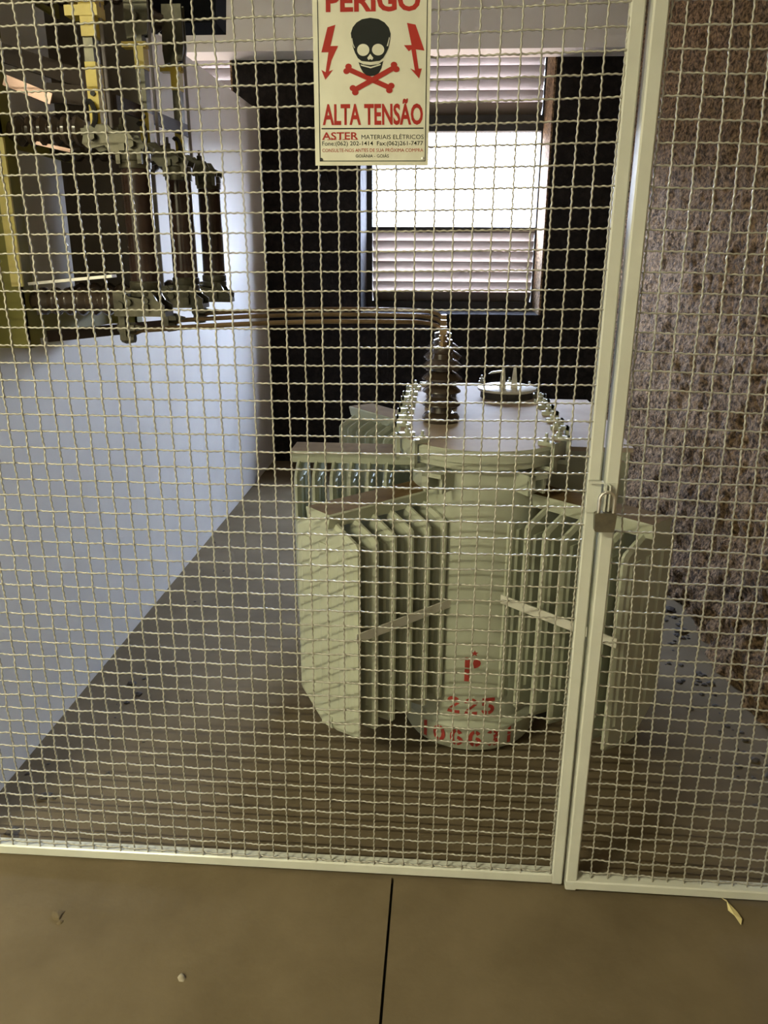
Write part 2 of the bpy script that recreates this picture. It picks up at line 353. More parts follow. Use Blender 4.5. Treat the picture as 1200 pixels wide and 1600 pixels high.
def ell(cx, cy, rx, ry, n=28, a0=0, a1=2*math.pi, rot=0):
    o_ = []
    for k in range(n+1 if a1-a0 < 6.2 else n):
        g = a0+(a1-a0)*k/n; a, b = rx*math.cos(g), ry*math.sin(g)
        o_.append((cx+a*math.cos(rot)-b*math.sin(rot), cy+a*math.sin(rot)+b*math.cos(rot)))
    return o_
bd = MB()
for (a, b, c, d) in ((178,-230,184,1262),(184,1256,1024,1262),(1018,-230,1050,1262)):
    if a == 178: flat(bd, [(180,-230),(186,-230),(198,1262),(192,1262)], 0.0003)
    elif a == 184: flat(bd, [(192,1256),(1018,1256),(1018,1262),(192,1262)], 0.0003)
    else: flat(bd, [(1052,-230),(1058,-230),(1020,1262),(1014,1262)], 0.0003)
part('border_line', bd, 'ink', sg)
part('divider_line', flat(MB(), [(208,988),(1008,988),(1008,998),(208,998)], 0.0003), 'ink', sg)
sk = MB()
flat(sk, [(452,300),(446,250),(462,205),(492,170),(535,146),(600,136),(665,146),(712,172),(745,210),(760,258),(754,310),(742,365),(725,400),(700,440),(672,462),(600,470),(528,462),(500,440),(478,400),(462,355)], 0.0003)
flat(sk, [(505,470),(545,488),(600,495),(660,488),(700,462),(685,520),(665,555),(640,575),(600,580),(566,574),(540,550),(520,515)], 0.0003)
part('skull_print', sk, 'ink', sg)
ey = MB(); flat(ey, ell(543,378,48,46), 0.0006); flat(ey, ell(660,377,48,44), 0.0006); flat(ey, [(598,408),(622,440),(612,456),(598,448),(584,456),(574,440)], 0.0006)
flat(ey, [(508,466),(600,484),(692,462),(690,470),(600,493),(512,474)], 0.0006); flat(ey, [(520,488),(600,508),(680,486),(678,496),(600,519),(524,498)], 0.0006)
flat(ey, [(456,285),(464,330),(478,362),(472,362),(458,330),(452,292)], 0.0006); flat(ey, [(748,282),(752,290),(738,350),(728,352),(740,310)], 0.0006)
part('skull_openings', ey, 'signp', sg)
bn = MB()
def bone(p, q, lift):
    p, q = Vector(p), Vector(q); d = (q-p).normalized(); n_ = Vector((-d.y, d.x)); w = 20
    flat(bn, [tuple(p+n_*w), tuple(q+n_*w), tuple(q-n_*w), tuple(p-n_*w)], lift)
    for e_, sgn in ((p, -1), (q, 1)):
        for sd in (1, -1): flat(bn, ell(*(e_ + n_*19*sd + d*sgn*8), 26, 24, 14), lift+0.00008*sd)
bone((425,525), (745,670), 0.0003); bone((785,515), (475,685), 0.0007)
part('crossbones_print', bn, 'red', sg)
bt = MB(); flat(bt, [(262,203),(325,185),(284,345),(345,345),(292,455),(270,540),(304,527),(242,605),(210,527),(244,545),(268,392),(212,392)], 0.0003); part('lightning_print', bt, 'red', sg)
bt = MB(); flat(bt, [(888,178),(955,192),(1022,388),(955,378),(975,525),(1000,525),(978,602),(910,522),(946,540),(920,380),(900,392),(862,345),(922,345)], 0.0003)
part('lightning_print', bt, 'red', sg)
def text_mesh(txt, bold=0.0, sx=1.0):
    cu = bpy.data.curves.new('t', 'FONT'); cu.body = txt; cu.size = 1.0; cu.offset = bold; cu.resolution_u = 3
    ob = bpy.data.objects.new('t', cu); me = bpy.data.meshes.new_from_object(ob)
    bpy.data.objects.remove(ob); bpy.data.curves.remove(cu); return me
def sign_text(name, txt, xa, xb, ya, yb, m, bold, ref=None):
    me = text_mesh(txt, bold); n = len(me.vertices); co = np.zeros(n*3); me.vertices.foreach_get('co', co); co = co.reshape(n,3)
    lo, hi = co.min(0), co.max(0)
    if ref: lo[1], hi[1] = ref
    out = np.zeros_like(co)
    for i in range(n):
        u = (co[i,0]-lo[0])/(hi[0]-lo[0]); v = (co[i,1]-lo[1])/(hi[1]-lo[1])
        p = sp(xa+(xb-xa)*u, yb+(ya-yb)*v); out[i] = (p[0], SY-0.0004, p[1])
    me.vertices.foreach_set('co', out.ravel()); me.name = name; me.materials.clear(); me.materials.append(M[m]); me.update()
    ob = bpy.data.objects.new(name, me); C.objects.link(ob); ob.parent = sg; ob.matrix_parent_inverse = Matrix.Translation(-Vector(sg.location))
CAP = (0.0, 0.70)
sign_text('lettering', 'PERIGO', 250, 995, -75, 92, 'red', 0.036)
sign_text('lettering', 'ALTA TENSÃO', 218, 1005, 800, 958, 'red', 0.030, CAP)
sign_text('lettering', 'ASTER', 212, 498, 1022, 1084, 'red', 0.02)
sign_text('lettering', 'MATERIAIS ELÉTRICOS', 522, 1008, 1044, 1080, 'ink', 0.0, CAP)
sign_text('lettering', 'Fone:(062) 202-1414  Fax:(062)261-7477', 212, 1003, 1096, 1142, 'ink', 0.006)
sign_text('lettering', 'CONSULTE-NOS ANTES DE SUA PRÓXIMA COMPRA', 212, 1003, 1156, 1184, 'red', 0.0, CAP)
sign_text('lettering', 'GOIÂNIA - GOIÁS', 475, 735, 1204, 1230, 'ink', 0.006, CAP)
se = MB()                                         # serifs of the company line
for cx in (222,262,290,318,352,383,420,462,478): flat(se, [(cx-9,1080),(cx+9,1080),(cx+9,1085),(cx-9,1085)], 0.0005)
part('lettering_serifs', se, 'red', sg)
for cx, cy in ((205,1245),(1000,1238)):
    p = sp(cx, cy); part('rivet', MB().lathe([(0.0,-0.001),(0.0026,-0.0004),(0.0028,0.0012)], (p[0], SY-0.001, p[1]), YA, 10), 'bright' if cx > 500 else 'black', sg)
# ================================================================ transformer
TX, TY0, TY1 = 0.456, 0.705, 1.37
tr = thing('distribution_transformer', 'pale green oil transformer with finned radiators behind the wire mesh', 'transformer', (TX, 1.04, 0))
for y in (0.78, 1.32):
    bc = MB(); bc.box((0.17,y-0.05,0.0), (0.75,y+0.05,0.018)); bc.box((0.17,y-0.05,0.018), (0.75,y-0.04,0.09)); bc.box((0.17,y+0.04,0.018), (0.75,y+0.05,0.09)); part('base_channel', bc, 'black', tr)
R0 = 0.196
part('tank', MB().prism(obround(TX,TY0,TY1,R0,20), (0,0,0.06), XA, YA, 0, 0.86), 'tank', tr, smooth=30)
sk2 = MB(); lo_ = obround(TX,TY0,TY1,0.200,20); hi_ = obround(TX,TY0,TY1,0.214,20); tp = obround(TX,TY0,TY1,R0,20); n = len(lo_)
sk2.add([(x,y,0.019) for x,y in lo_]+[(x,y,0.045) for x,y in hi_]+[(x,y,0.10) for x,y in hi_]+[(x,y,0.118) for x,y in tp],
        [(r*n+i, r*n+(i+1) % n, (r+1)*n+(i+1) % n, (r+1)*n+i) for r in range(3) for i in range(n)]+[tuple(reversed(range(n)))])
part('tank_skirt', sk2, 'tank', tr, smooth=35)
part('lid_flange', MB().prism(obround(TX,TY0,TY1,0.235,20), (0,0,0.905), XA, YA, 0, 0.016), 'tank', tr, smooth=30)
ld = MB(); ld.cur = 0; a_ = obround(TX,TY0,TY1,0.242,20); b_ = obround(TX,TY0,TY1,0.235,20)
ld.add([(x,y,0.923) for x,y in a_]+[(x,y,0.948) for x,y in a_]+[(x,y,0.956) for x,y in b_], [(r*n+i, r*n+(i+1) % n, (r+1)*n+(i+1) % n, (r+1)*n+i) for r in range(2) for i in range(n)]+[tuple(reversed(range(n)))])
ld.cur = 1; ld.add([(x,y,0.956) for x,y in b_], [tuple(range(n))])
part('lid', ld, 'tank', tr, smooth=30, mat2='lid')
# clamps round the lid
def clamp_at(x, y, dx, dy):
    t = (-dy, dx); mb = MB(); r = Matrix(((dx,-dy,0),(dy,dx,0),(0,0,1)))
    def B(a, b): mb.box(a, b, r, (0,0,0))
    B((-0.034,-0.009,0.956),(0.018,0.009,0.968)); B((0.010,-0.009,0.893),(0.020,0.009,0.968)); B((-0.022,-0.009,0.890),(0.020,0.009,0.902))
    mb.v = [(p[0]+x, p[1]+y, p[2]) for p in mb.v]
    mb.lathe([(0.009,0.968),(0.009,0.977),(0.0045,0.978),(0.0045,0.990)], (x-dx*0.014, y-dy*0.014, 0), ZA, 6)
    part('lid_clamp', mb, 'tank', tr)
rr = 0.238
cl = []
for a in (200, 222, 318, 340): cl.append((TX+rr*math.cos(math.radians(a)), TY0+rr*math.sin(math.radians(a)), math.cos(math.radians(a)), math.sin(math.radians(a))))
for y in (0.76, 0.87, 0.98, 1.09, 1.20, 1.31): cl += [(TX-rr,y,-1,0), (TX+rr,y,1,0)]
for a in (20, 50, 80, 110, 140, 165): cl.append((TX+rr*math.cos(math.radians(a)), TY1+rr*math.sin(math.radians(a)), math.cos(math.radians(a)), math.sin(math.radians(a))))
for c_ in cl: clamp_at(*c_)
# lifting lugs under the lid, front
for a in (238, 304):
    c_, s_ = math.cos(math.radians(a)), math.sin(math.radians(a)); r = Matrix(((c_,-s_,0),(s_,c_,0),(0,0,1))); mb = MB()
    pv = (TX, TY0, 0)
    mb.box((TX+0.185,TY0-0.030,0.878), (TX+0.262,TY0+0.030,0.890), r, pv); mb.box((TX+0.185,TY0-0.030,0.835), (TX+0.255,TY0-0.022,0.878), r, pv); mb.box((TX+0.185,TY0+0.022,0.835), (TX+0.255,TY0+0.030,0.878), r, pv)
    mb.box((TX+0.250,TY0-0.030,0.850), (TX+0.262,TY0-0.012,0.890), r, pv)
    part('lifting_lug', mb, 'tank', tr)
# bushings (three in a row along the tank)
def bushing(x, y, z, label=None):
    prof = [(0.050,0.0),(0.056,0.004),(0.057,0.016),(0.050,0.026),(0.034,0.030),(0.032,0.040)]
    for z_, r_ in ((0.058,0.058),(0.098,0.058),(0.136,0.061),(0.172,0.062)):
        prof += [(0.031,z_-0.012),(0.046,z_-0.010),(r_,z_-0.006),(r_,z_-0.002),(r_*0.72,z_+0.012),(0.031,z_+0.019)]
    prof += [(0.028,0.205),(0.032,0.210),(0.030,0.222),(0.014,0.228)]
    b = part('bushing', MB().lathe(prof, (x,y,z), ZA, 28), 'porc', tr, smooth=50)
    mb = MB().lathe([(0.013,0.226),(0.013,0.24),(0.008,0.242),(0.008,0.272)], (x,y,z), ZA, 10); mb.lathe([(0.014,0.248),(0.014,0.258)], (x,y,z), ZA, 6); mb.box((x-0.010,y-0.012,z+0.262), (x+0.010,y+0.012,z+0.285))
    part('terminal', mb, 'rod', b); return b
BX = 0.338; BY = (0.845, 1.075, 1.305)
for y in BY: bushing(BX, y, 0.956)
# inspection hatch with two prongs
hx, hy = 0.572, 1.30
hc = part('hatch', MB().lathe([(0.100,0.024),(0.104,0.027),(0.104,0.034),(0.085,0.040),(0.0,0.046)], (hx,hy,0.956), ZA, 28), 'strap', tr, smooth=40)
part('gasket', MB().lathe([(0.094,0.0),(0.094,0.024)], (hx,hy,0.956), ZA, 28), 'gasket', hc)
for dx in (-0.020, 0.020):
    part('prong', MB().prism([(-0.012,0.0),(0.012,0.0),(0.004,0.075),(-0.004,0.075)], (hx+dx,hy-0.05,0.996), XA, ZA, -0.004, 0.004), 'strap', hc)
part('prong_bar', MB().prism([(-0.07,0.052),(-0.02,0.060),(-0.02,0.066),(-0.06,0.060)], (hx,hy-0.045,0.992), XA, ZA, -0.006, 0.006), 'strap', hc)
# low voltage box on the right flank
bx = MB(); bx.box((0.676,0.91,0.36), (0.934,1.74,0.858)); bv = part('terminal_box', bx, 'tank', tr)
part('box_cover', MB().box((0.668,0.902,0.858), (0.942,1.748,0.872)), 'lid', bv)
# radiators
def radiator(ox, oy, ang, nf, sp_, width, zt, zb, hlen, hw, straps=0, cb=(0.06, 0.06)):
    u = Vector((math.cos(ang), math.sin(ang), 0)); w = Vector((u.y, -u.x, 0))   # u towards the tank, w along the fin
    O = Vector((ox, oy, 0)); h = MB()
    # top header: flat-topped duct with folded sides
    X, Z_ = w, Vector(ZA)
    prof = [(-hw/2,zt-0.004),(-hw/2+0.004,zt),(hw/2-0.004,zt),(hw/2,zt-0.004),(hw/2-0.010,zt-0.040),(-hw/2+0.010,zt-0.040)]
    p0 = O - u*0.028; p1 = O + u*hlen; m = len(prof); vs = [p + X*a + Z_*b for p in (p0, p1) for a, b in prof]
    for i in range(m):
        h.cur = 1 if i == 1 else 0; h.add(vs, [(i, (i+1) % m, m+(i+1) % m, m+i)])
    h.cur = 0; h.add(vs, [tuple(reversed(range(m))), tuple(range(m, 2*m))])
    rd = part('radiator', h, 'fin', tr, mat2='dust')
    b_ = MB(); b_.bar(O - u*0.012 + Vector((0,0,zb+0.02)), O + u*hlen + Vector((0,0,zb+0.02)), hw*0.45, 0.035); part('bottom_header', b_, 'fin', rd)
    W2 = width/2; nk = hw*0.36
    poly = [(-nk,zt-0.028),(-W2+0.008,zt-0.064),(-W2,zt-0.074),(-W2,zb+cb[0]+0.008),(-W2+0.006,zb+cb[0]),(-nk,zb),(nk,zb),(W2-0.006,zb+cb[1]),(W2,zb+cb[1]+0.008),(W2,zt-0.074),(W2-0.008,zt-0.064),(nk,zt-0.028)]
    base = None
    for k in range(nf):
        c_ = O + u*(sp_*k); f_ = MB()
        nn = len(poly); cz = (zt+zb)/2; vs = []
        for off, sc, sz in ((-0.0085,0.90,0.965),(-0.0035,1.0,1.0),(0.0035,1.0,1.0),(0.0085,0.90,0.965)):
            for a, b in poly: vs.append(c_ + w*a*sc + Vector((0,0,cz+(b-cz)*sz)) + u*off)
        f_.add(vs, [(r*nn+i, (r+1)*nn+i, (r+1)*nn+(i+1) % nn, r*nn+(i+1) % nn) for r in range(3) for i in range(nn)] + [tuple(range(nn)), tuple(reversed([3*nn+i for i in range(nn)]))])
        for a in (-0.30, 0.0, 0.30):           # pressed oil channels
            if k == 0 or True:
                for sgn in (-1, 1):
                    q0 = c_ + w*(a*width) + u*(sgn*0.0085) + Vector((0,0,zb+0.09)); q1 = q0 + Vector((0,0,zt-zb-0.185))
                    pr = [w*-0.026, w*-0.018+u*sgn*0.004, w*0.018+u*sgn*0.004, w*0.026]
                    f_.add([q+d for q in (q0, q1) for d in pr], [(0,1,5,4) if sgn < 0 else (4,5,1,0), (1,2,6,5) if sgn < 0 else (5,6,2,1), (2,3,7,6) if sgn < 0 else (6,7,3,2), (0,3,2,1), (4,5,6,7)])
        part('fin', f_, 'fin', rd)
    if straps:
        zs_ = (zt+zb)/2 + straps[1]; e_ = O + w*straps[0]*(W2+0.004) + Vector((0,0,zs_))
        part('strap', MB().bar(e_ - u*0.012, e_ + u*(sp_*(nf-1)+0.03), 0.004, 0.026), 'strap', rd)
    return rd
A = math.radians
radiator(0.048, 0.388, A(45), 6, 0.062, 0.268, 0.815, 0.165, 0.42, 0.105, (1, 0.005), (0.062, 0.022))
radiator(0.878, 0.385, A(138), 7, 0.058, 0.262, 0.815, 0.165, 0.40, 0.105, (-1, 0.025), (0.022, 0.062))
radiator(-0.138, 1.075, A(0), 6, 0.060, 0.250, 0.810, 0.185, 0.43, 0.140)
radiator(0.020, 1.690, A(-50), 6, 0.062, 0.250, 0.840, 0.185, 0.50, 0.120)
# stencilled marks on the rounded front of the tank
def wrap(mb, name, m, zoff_r=0.0):
    for i, p in enumerate(mb.v):
        a = p[0]/R0; z = p[2]; r = (0.2148 if z < 0.10 else R0) + 0.0012
        mb.v[i] = (TX + r*math.sin(a), TY0 - r*math.cos(a), z)
    part(name, mb, m, tr)
def st(mb, pts):
    n_ = len(pts); a = sum(pts[i][0]*pts[(i+1) % n_][1]-pts[(i+1) % n_][0]*pts[i][1] for i in range(n_))
    if a < 0: pts = pts[::-1]
    mb.add([(x,0,z) for x,z in pts], [tuple(range(n_))])
def arcband(cx, cz, r0, r1, a0, a1, n_=8):
    o1 = [(cx+r1[0]*math.cos(A(a0+(a1-a0)*k/n_)), cz+r1[1]*math.sin(A(a0+(a1-a0)*k/n_))) for k in range(n_+1)]
    o0 = [(cx+r0[0]*math.cos(A(a0+(a1-a0)*k/n_)), cz+r0[1]*math.sin(A(a0+(a1-a0)*k/n_))) for k in range(n_+1)]
    return [[o1[k], o1[k+1], o0[k+1], o0[k]] for k in range(n_)]
def digit(mb, ch, x, z, w, h):
    t = w*0.30; g = 0.10*w
    if ch == '2':
        for q in arcband(x, z+h*0.70, (w/2-t,h*0.30-t), (w/2,h*0.30), 5, 80)+arcband(x, z+h*0.70, (w/2-t,h*0.30-t), (w/2,h*0.30), 100, 185): st(mb, q)
        st(mb, [(x+w/2-t,z+h*0.64),(x+w/2,z+h*0.64),(x-w*0.05,z+h*0.28),(x-w/2+g,z+h*0.24)]); st(mb, [(x-w/2,z),(x-g,z),(x-g,z+t*0.8),(x-w/2+t*0.3,z+t)]); st(mb, [(x+g,z),(x+w/2,z),(x+w/2,z+t),(x+g,z+t*0.8)])
    elif ch == '5':
        st(mb, [(x-w/2,z+h-t),(x+w/2,z+h-t),(x+w/2,z+h),(x-w/2,z+h)]); st(mb, [(x-w/2,z+h*0.55),(x-w/2+t,z+h*0.55),(x-w/2+t,z+h-t-g),(x-w/2,z+h-t-g)])
        for q in arcband(x-w*0.05, z+h*0.32, (w*0.55-t,h*0.32-t), (w*0.55,h*0.32), -80, 80)+arcband(x-w*0.05, z+h*0.32, (w*0.5-t,h*0.32-t), (w*0.5,h*0.32), 190, 260): st(mb, q)
    elif ch in '60':
        for q in arcband(x, z+h/2, (w/2-t,h/2-t), (w/2,h/2), 100, 260)+(arcband(x, z+h/2, (w/2-t,h/2-t), (w/2,h/2), -80, 80) if ch == '0' else arcband(x, z+h*0.3, (w/2-t,h*0.3-t), (w/2,h*0.3), -80, 80)+arcband(x, z+h/2, (w/2-t,h/2-t), (w/2,h/2), 35, 80)): st(mb, q)
    elif ch == '3':
        for cz in (0.26, 0.74):
            for q in arcband(x, z+h*cz, (w/2-t,h*0.26-t), (w/2,h*0.26), -80, 80)+arcband(x, z+h*cz, (w/2-t,h*0.26-t), (w/2,h*0.26), 110 if cz > 0.5 else 200, 160 if cz > 0.5 else 250): st(mb, q)
    elif ch == '1':
        st(mb, [(x-t/2,z),(x+t/2,z),(x+t/2,z+h*0.45),(x-t/2,z+h*0.45)]); st(mb, [(x-t/2,z+h*0.5),(x+t/2,z+h*0.5),(x+t/2,z+h),(x-t/2,z+h*0.9)])
    elif ch == 'P':
        st(mb, [(x-w/2,z),(x-w/2+t,z),(x-w/2+t,z+h*0.52),(x-w/2,z+h*0.52)]); st(mb, [(x-w/2,z+h*0.58),(x-w/2+t,z+h*0.58),(x-w/2+t,z+h),(x-w/2,z+h)])
        for q in arcband(x, z+h*0.78, (0.0,0.0), (w/2,h*0.22), -80, 80, 6): st(mb, q)
    elif ch == '*':
        for k in range(5): st(mb, [(x+w/2*math.cos(A(90+72*k)), z+h/2*math.sin(A(90+72*k))), (x+w*0.2*math.cos(A(126+72*k)), z+h*0.2*math.sin(A(126+72*k))), (x,z), (x+w*0.2*math.cos(A(54+72*k)), z+h*0.2*math.sin(A(54+72*k)))])
mb = MB(); digit(mb, '*', 0.000, 0.345, 0.024, 0.022); wrap(mb, 'stencil_mark', 'stencil')
mb = MB(); digit(mb, 'P', -0.004, 0.252, 0.046, 0.078); wrap(mb, 'stencil_letter', 'stencil')
for ch, x in (('2',-0.056),('2',-0.004),('5',0.048)):
    mb = MB(); digit(mb, ch, x, 0.140, 0.038, 0.056); wrap(mb, 'stencil_digit', 'stencil')
for ch, x in (('1',-0.135),('0',-0.090),('6',-0.040),('6',0.010),('3',0.060),('1',0.110)):
    mb = MB(); digit(mb, ch, x, 0.042, 0.036, 0.056); wrap(mb, 'stencil_digit', 'stencil')
# ================================================================ fused disconnect switch on the left wall
sw = thing('disconnect_switch', 'three pole high voltage disconnect switch on yellow frame fixed to white wall', 'switch', (XL, 0.75, 1.2))
PY = (0.45, 0.77, 1.06); BXX = -0.482
def channel(y0, y1):
    mb = MB(); mb.box((-0.815,y0,1.212), (-0.700,y0+0.006,2.75)); mb.box((-0.706,y0,1.212), (-0.700,y1,2.75)); mb.box((-0.815,y0,1.212), (-0.809,y1,2.75)); return mb
part('frame_post', channel(0.405,0.46), 'yframe', sw); part('frame_post', channel(1.12,1.175), 'yframe', sw)
part('lit_strip', MB().box((-0.723,0.397,1.362), (-0.694,0.404,1.695)), 'lityellow', sw)  # added strip: window light on the post's side face painted as brighter yellow
for z0 in (1.22, 1.69, 2.06): part('frame_rail', MB().box((-0.765,0.46,z0), (-0.755,1.12,z0+0.06)), 'yframe', sw)
for y in (0.44, 1.15):
    for z0 in (1.30, 2.40): part('wall_bracket', MB().box((XL,y-0.015,z0), (-0.81,y+0.015,z0+0.05)), 'yframe', sw)
part('brace', MB().bar((-0.70,0.50,1.232), (-0.50,0.90,1.232), 0.006, 0.03), 'resin', sw)
def insul(x0, x1, y, z, r=0.034):
    L = x1-x0; prof = [(r*0.62,0.0)]; k = 6
    for i in range(k):
        a = L*(0.06+0.88*i/k); d = L*0.88/k; prof += [(r*0.70,a),(r,a+d*0.35),(r,a+d*0.6),(r*0.70,a+d*0.95)]
    prof += [(r*0.6,L)]
    return MB().lathe(prof, (x0,y,z), XA, 18)
for i, y in enumerate(PY):
    part('insulator', insul(-0.755 if i else -0.70, -0.475, y, 1.325), 'porc', sw, smooth=45)
    part('insulator', insul(-0.755 if i else -0.70, -0.505, y, 1.715), 'porc', sw, smooth=45)
    part('insulator', insul(-0.755 if i else -0.70, -0.505, y, 2.09), 'porc', sw, smooth=45)
    # lower contact with terminal stud
    lc = MB(); jl = [(-0.478,1.300),(-0.352,1.300),(-0.350,1.318),(-0.368,1.330),(-0.380,1.352),(-0.396,1.350),(-0.404,1.334),(-0.440,1.340),(-0.452,1.354),(-0.478,1.350)]
    for yy in (y-0.030, y+0.030): lc.prism(jl, (0,yy,0), XA, ZA, -0.003, 0.003)
    lc.lathe([(0.012,-0.02),(0.012,0.0)], (-0.46,y-0.028,1.318), YA, 6); lc.box((-0.400,y-0.042,1.303), (-0.388,y+0.042,1.322)); lc.box((-0.480,y-0.030,1.292), (-0.350,y+0.030,1.304)); lc.box((-0.475,y-0.04,1.318), (-0.450,y+0.04,1.345))
    lc.lathe([(0.010,-0.012),(0.010,0.0)], (-0.440,y-0.030,1.326), (0,1,0), 8); lc.lathe([(0.008,-0.010),(0.008,0.0)], (-0.395,y-0.030,1.330), (0,1,0), 8)
    part('lower_contact', lc, 'steel', sw)
    ts = MB(); ts.box((-0.478,y-0.014,1.232), (-0.462,y+0.014,1.300)); ts.lathe([(0.013,-0.022),(0.013,0.022)], (-0.462,y,1.262), XA, 6); ts.lathe([(0.011,-0.010),(0.015,0.0),(0.011,0.024)], (-0.468,y,1.236), XA, 10); ts.lathe([(0.010,0.0),(0.003,0.030)], (-0.445,y,1.262), XA, 8)
    part('rod_clamp', ts, 'steel', sw)
    # upper contact
    uc = MB(); jaw = [(-0.515,1.684),(-0.500,1.672),(-0.462,1.680),(-0.448,1.666),(-0.372,1.664),(-0.366,1.680),(-0.392,1.692),(-0.402,1.708),(-0.440,1.712),(-0.452,1.726),(-0.505,1.722)]
    for yy in (y-0.030, y+0.030): uc.prism(jaw, (0,yy,0), XA, ZA, -0.003, 0.003)
    uc.box((-0.515,y-0.034,1.702), (-0.455,y+0.034,1.716)); uc.box((-0.425,y-0.040,1.668), (-0.412,y+0.040,1.684)); uc.box((-0.385,y-0.038,1.640), (-0.374,y-0.028,1.672)); uc.box((-0.436,y-0.038,1.640), (-0.426,y-0.028,1.672))
    uc.lathe([(0.008,0.0),(0.008,0.014),(0.004,0.016),(0.004,0.03)], (-0.43,y,1.712), ZA, 8)
    for bx_, bz_ in ((-0.487,1.698), (-0.396,1.682)): uc.lathe([(0.010,-0.016),(0.010,0.0)], (bx_,y-0.032,bz_), YA, 6)
    part('upper_contact', uc, 'steel', sw)
    part('spring_clip', MB().tube([(-0.49+0.012*math.cos(a),y-0.03,1.745+0.028*math.sin(a)) for a in np.linspace(-1.2,2.2,9)], 0.006, 6), 'black', sw)
    # blade: painted copper bar with bolts and hinge
    bl = part('switch_blade', MB().box((BXX-0.012,y-0.018,1.700), (BXX+0.010,y+0.018,1.985)), 'steel', sw)
    ov = MB(); ov.box((BXX-0.0135,y-0.0195,1.715), (BXX+0.012,y+0.0195,1.855 if i == 0 else 1.80))
    part('paint_band', ov, 'yellow', bl)
    if i != 0: part('paint_band', MB().box((BXX-0.0135,y-0.0195,1.905), (BXX+0.012,y+0.0195,1.955)), 'yellow', bl)
    for zz in (1.79, 1.74): part('bolt', MB().lathe([(0.006,-0.004),(0.006,0.0)], (BXX,y-0.0195,zz), YA, 8), 'black', bl)
    hp_ = MB().prism([(-0.030,1.975),(0.024,1.985),(0.030,2.02),(0.030,2.13),(-0.028,2.13),(-0.034,2.01)], (BXX,y-0.012,0), XA, ZA, -0.004, 0.004)
    hp_.prism([(-0.030,1.975),(0.024,1.985),(0.030,2.02),(0.030,2.13),(-0.028,2.13),(-0.034,2.01)], (BXX,y+0.014,0), XA, ZA, -0.004, 0.004)
    hp_.lathe([(0.012,-0.012),(0.012,0.0)], (BXX-0.006,y-0.016,2.025), YA, 10)
    part('hinge_plate', hp_, 'steel', sw)
    if i == 0:
        k_ = MB(); k_.box((BXX-0.012,y-0.024,1.905), (BXX+0.022,y+0.02,1.945)); k_.box((BXX-0.045,y-0.026,1.945), (BXX+0.03,y+0.02,1.966)); k_.box((BXX-0.045,y-0.026,1.976), (BXX+0.03,y+0.02,1.990)); k_.box((BXX-0.012,y-0.026,1.966), (BXX+0.028,y+0.02,1.976))
        part('latch_hook', k_, 'yellow', bl)
    else:
        k_ = MB(); k_.box((BXX-0.045,y-0.020,1.955), (BXX+0.02,y+0.01,1.968)); part('latch_hook', k_, 'yellow', bl)
    part('pull_rod', MB().tube([(BXX+0.028,y,1.72),(BXX+0.024,y,2.10)], 0.0045, 8), 'conduit', sw, smooth=40)
# linkage bars and the copper strips running back along the frame
part('link_bar', MB().bar((-0.755,0.42,1.895), (-0.52,0.52,1.83), 0.012, 0.040), 'resin', sw)
part('link_bar', MB().bar((-0.62,0.47,1.80), (-0.48,0.52,1.795), 0.012, 0.042), 'resin', sw)
part('link_bar', MB().bar((-0.50,0.60,1.80), (-0.47,1.10,1.80), 0.010, 0.034), 'resin', sw)
part('copper_strip', MB().bar((-0.690,0.43,1.820), (-0.585,0.435,1.780), 0.024, 0.004, YA), 'copper', sw)
part('copper_strip', MB().bar((-0.645,0.44,1.690), (-0.560,0.45,1.672), 0.008, 0.004, YA), 'copper', sw)
part('tin_strip', MB().bar((-0.690,0.43,1.368), (-0.475,0.43,1.388), 0.03, 0.007), 'bright', sw)
part('brown_panel', MB().box((-0.80,0.905,1.30), (-0.52,0.911,2.10)), 'panel', sw)  # flat grey-brown panel between the middle and rear poles
hd = MB(); hd.add([(-0.575,1.10,2.095),(-0.365,1.10,2.095),(-0.345,1.10,2.40),(-0.575,1.10,2.40),(-0.575,1.24,2.095),(-0.372,1.24,2.095),(-0.352,1.24,2.40),(-0.575,1.24,2.40)], [(0,1,2,3),(7,6,5,4),(0,4,5,1),(1,5,6,2),(2,6,7,3),(3,7,4,0)])
part('arc_hood', hd, 'hood', sw)
# fuse tubes: lift out of their clips
lab = ['thick dark fuse tube on the switch pole nearest the mesh', 'dark fuse tube on the middle pole of the switch', 'dark fuse tube on the rear pole nearest the window wall']
for y, lb in zip(PY, lab):
    x = -0.405; fz = thing('fuse_tube', lb, 'fuse', (x,y,1.335), 'fuse tubes on the disconnect switch')
    part('tube', MB().lathe([(0.034,1.372),(0.0345,1.376),(0.0345,1.628),(0.034,1.632)], (x,y,0), ZA, 28), 'fuse', fz, smooth=40)
    for za, zb_ in ((1.336,1.376), (1.628,1.668)):
        part('end_cap', MB().lathe([(0.030,za),(0.037,za+0.004),(0.038,za+0.018),(0.036,za+0.020),(0.038,za+0.023),(0.038,zb_-0.003),(0.035,zb_)], (x,y,0), ZA, 24), 'steel', fz, smooth=40)
# copper rods to the bushings
lab = ['front tarnished copper rod from nearest switch pole to front bushing', 'middle tarnished copper rod between switch and transformer', 'rear tarnished copper rod from far switch pole to back bushing']
for y0, y1, lb in zip(PY, BY, lab):
    pts = [(-0.475,y0,1.236)]; z1 = 1.252
    for t in np.linspace(0.05, 0.9, 10): pts.append((-0.475+(BX+0.475)*t, y0+(y1-y0)*t, 1.236+(z1+0.012*math.sin(math.pi*t)-1.236)*1.0))
    pts += [(BX-0.045,y1-0.012,1.250),(BX-0.020,y1-0.004,1.243),(BX-0.006,y1,1.232),(BX,y1,1.220)]
    r_ = part('copper_rod', MB().tube(pts, 0.0065, 10), 'rod', None, smooth=50); tag(r_, lb, 'rod', 'copper rods between switch and transformer')
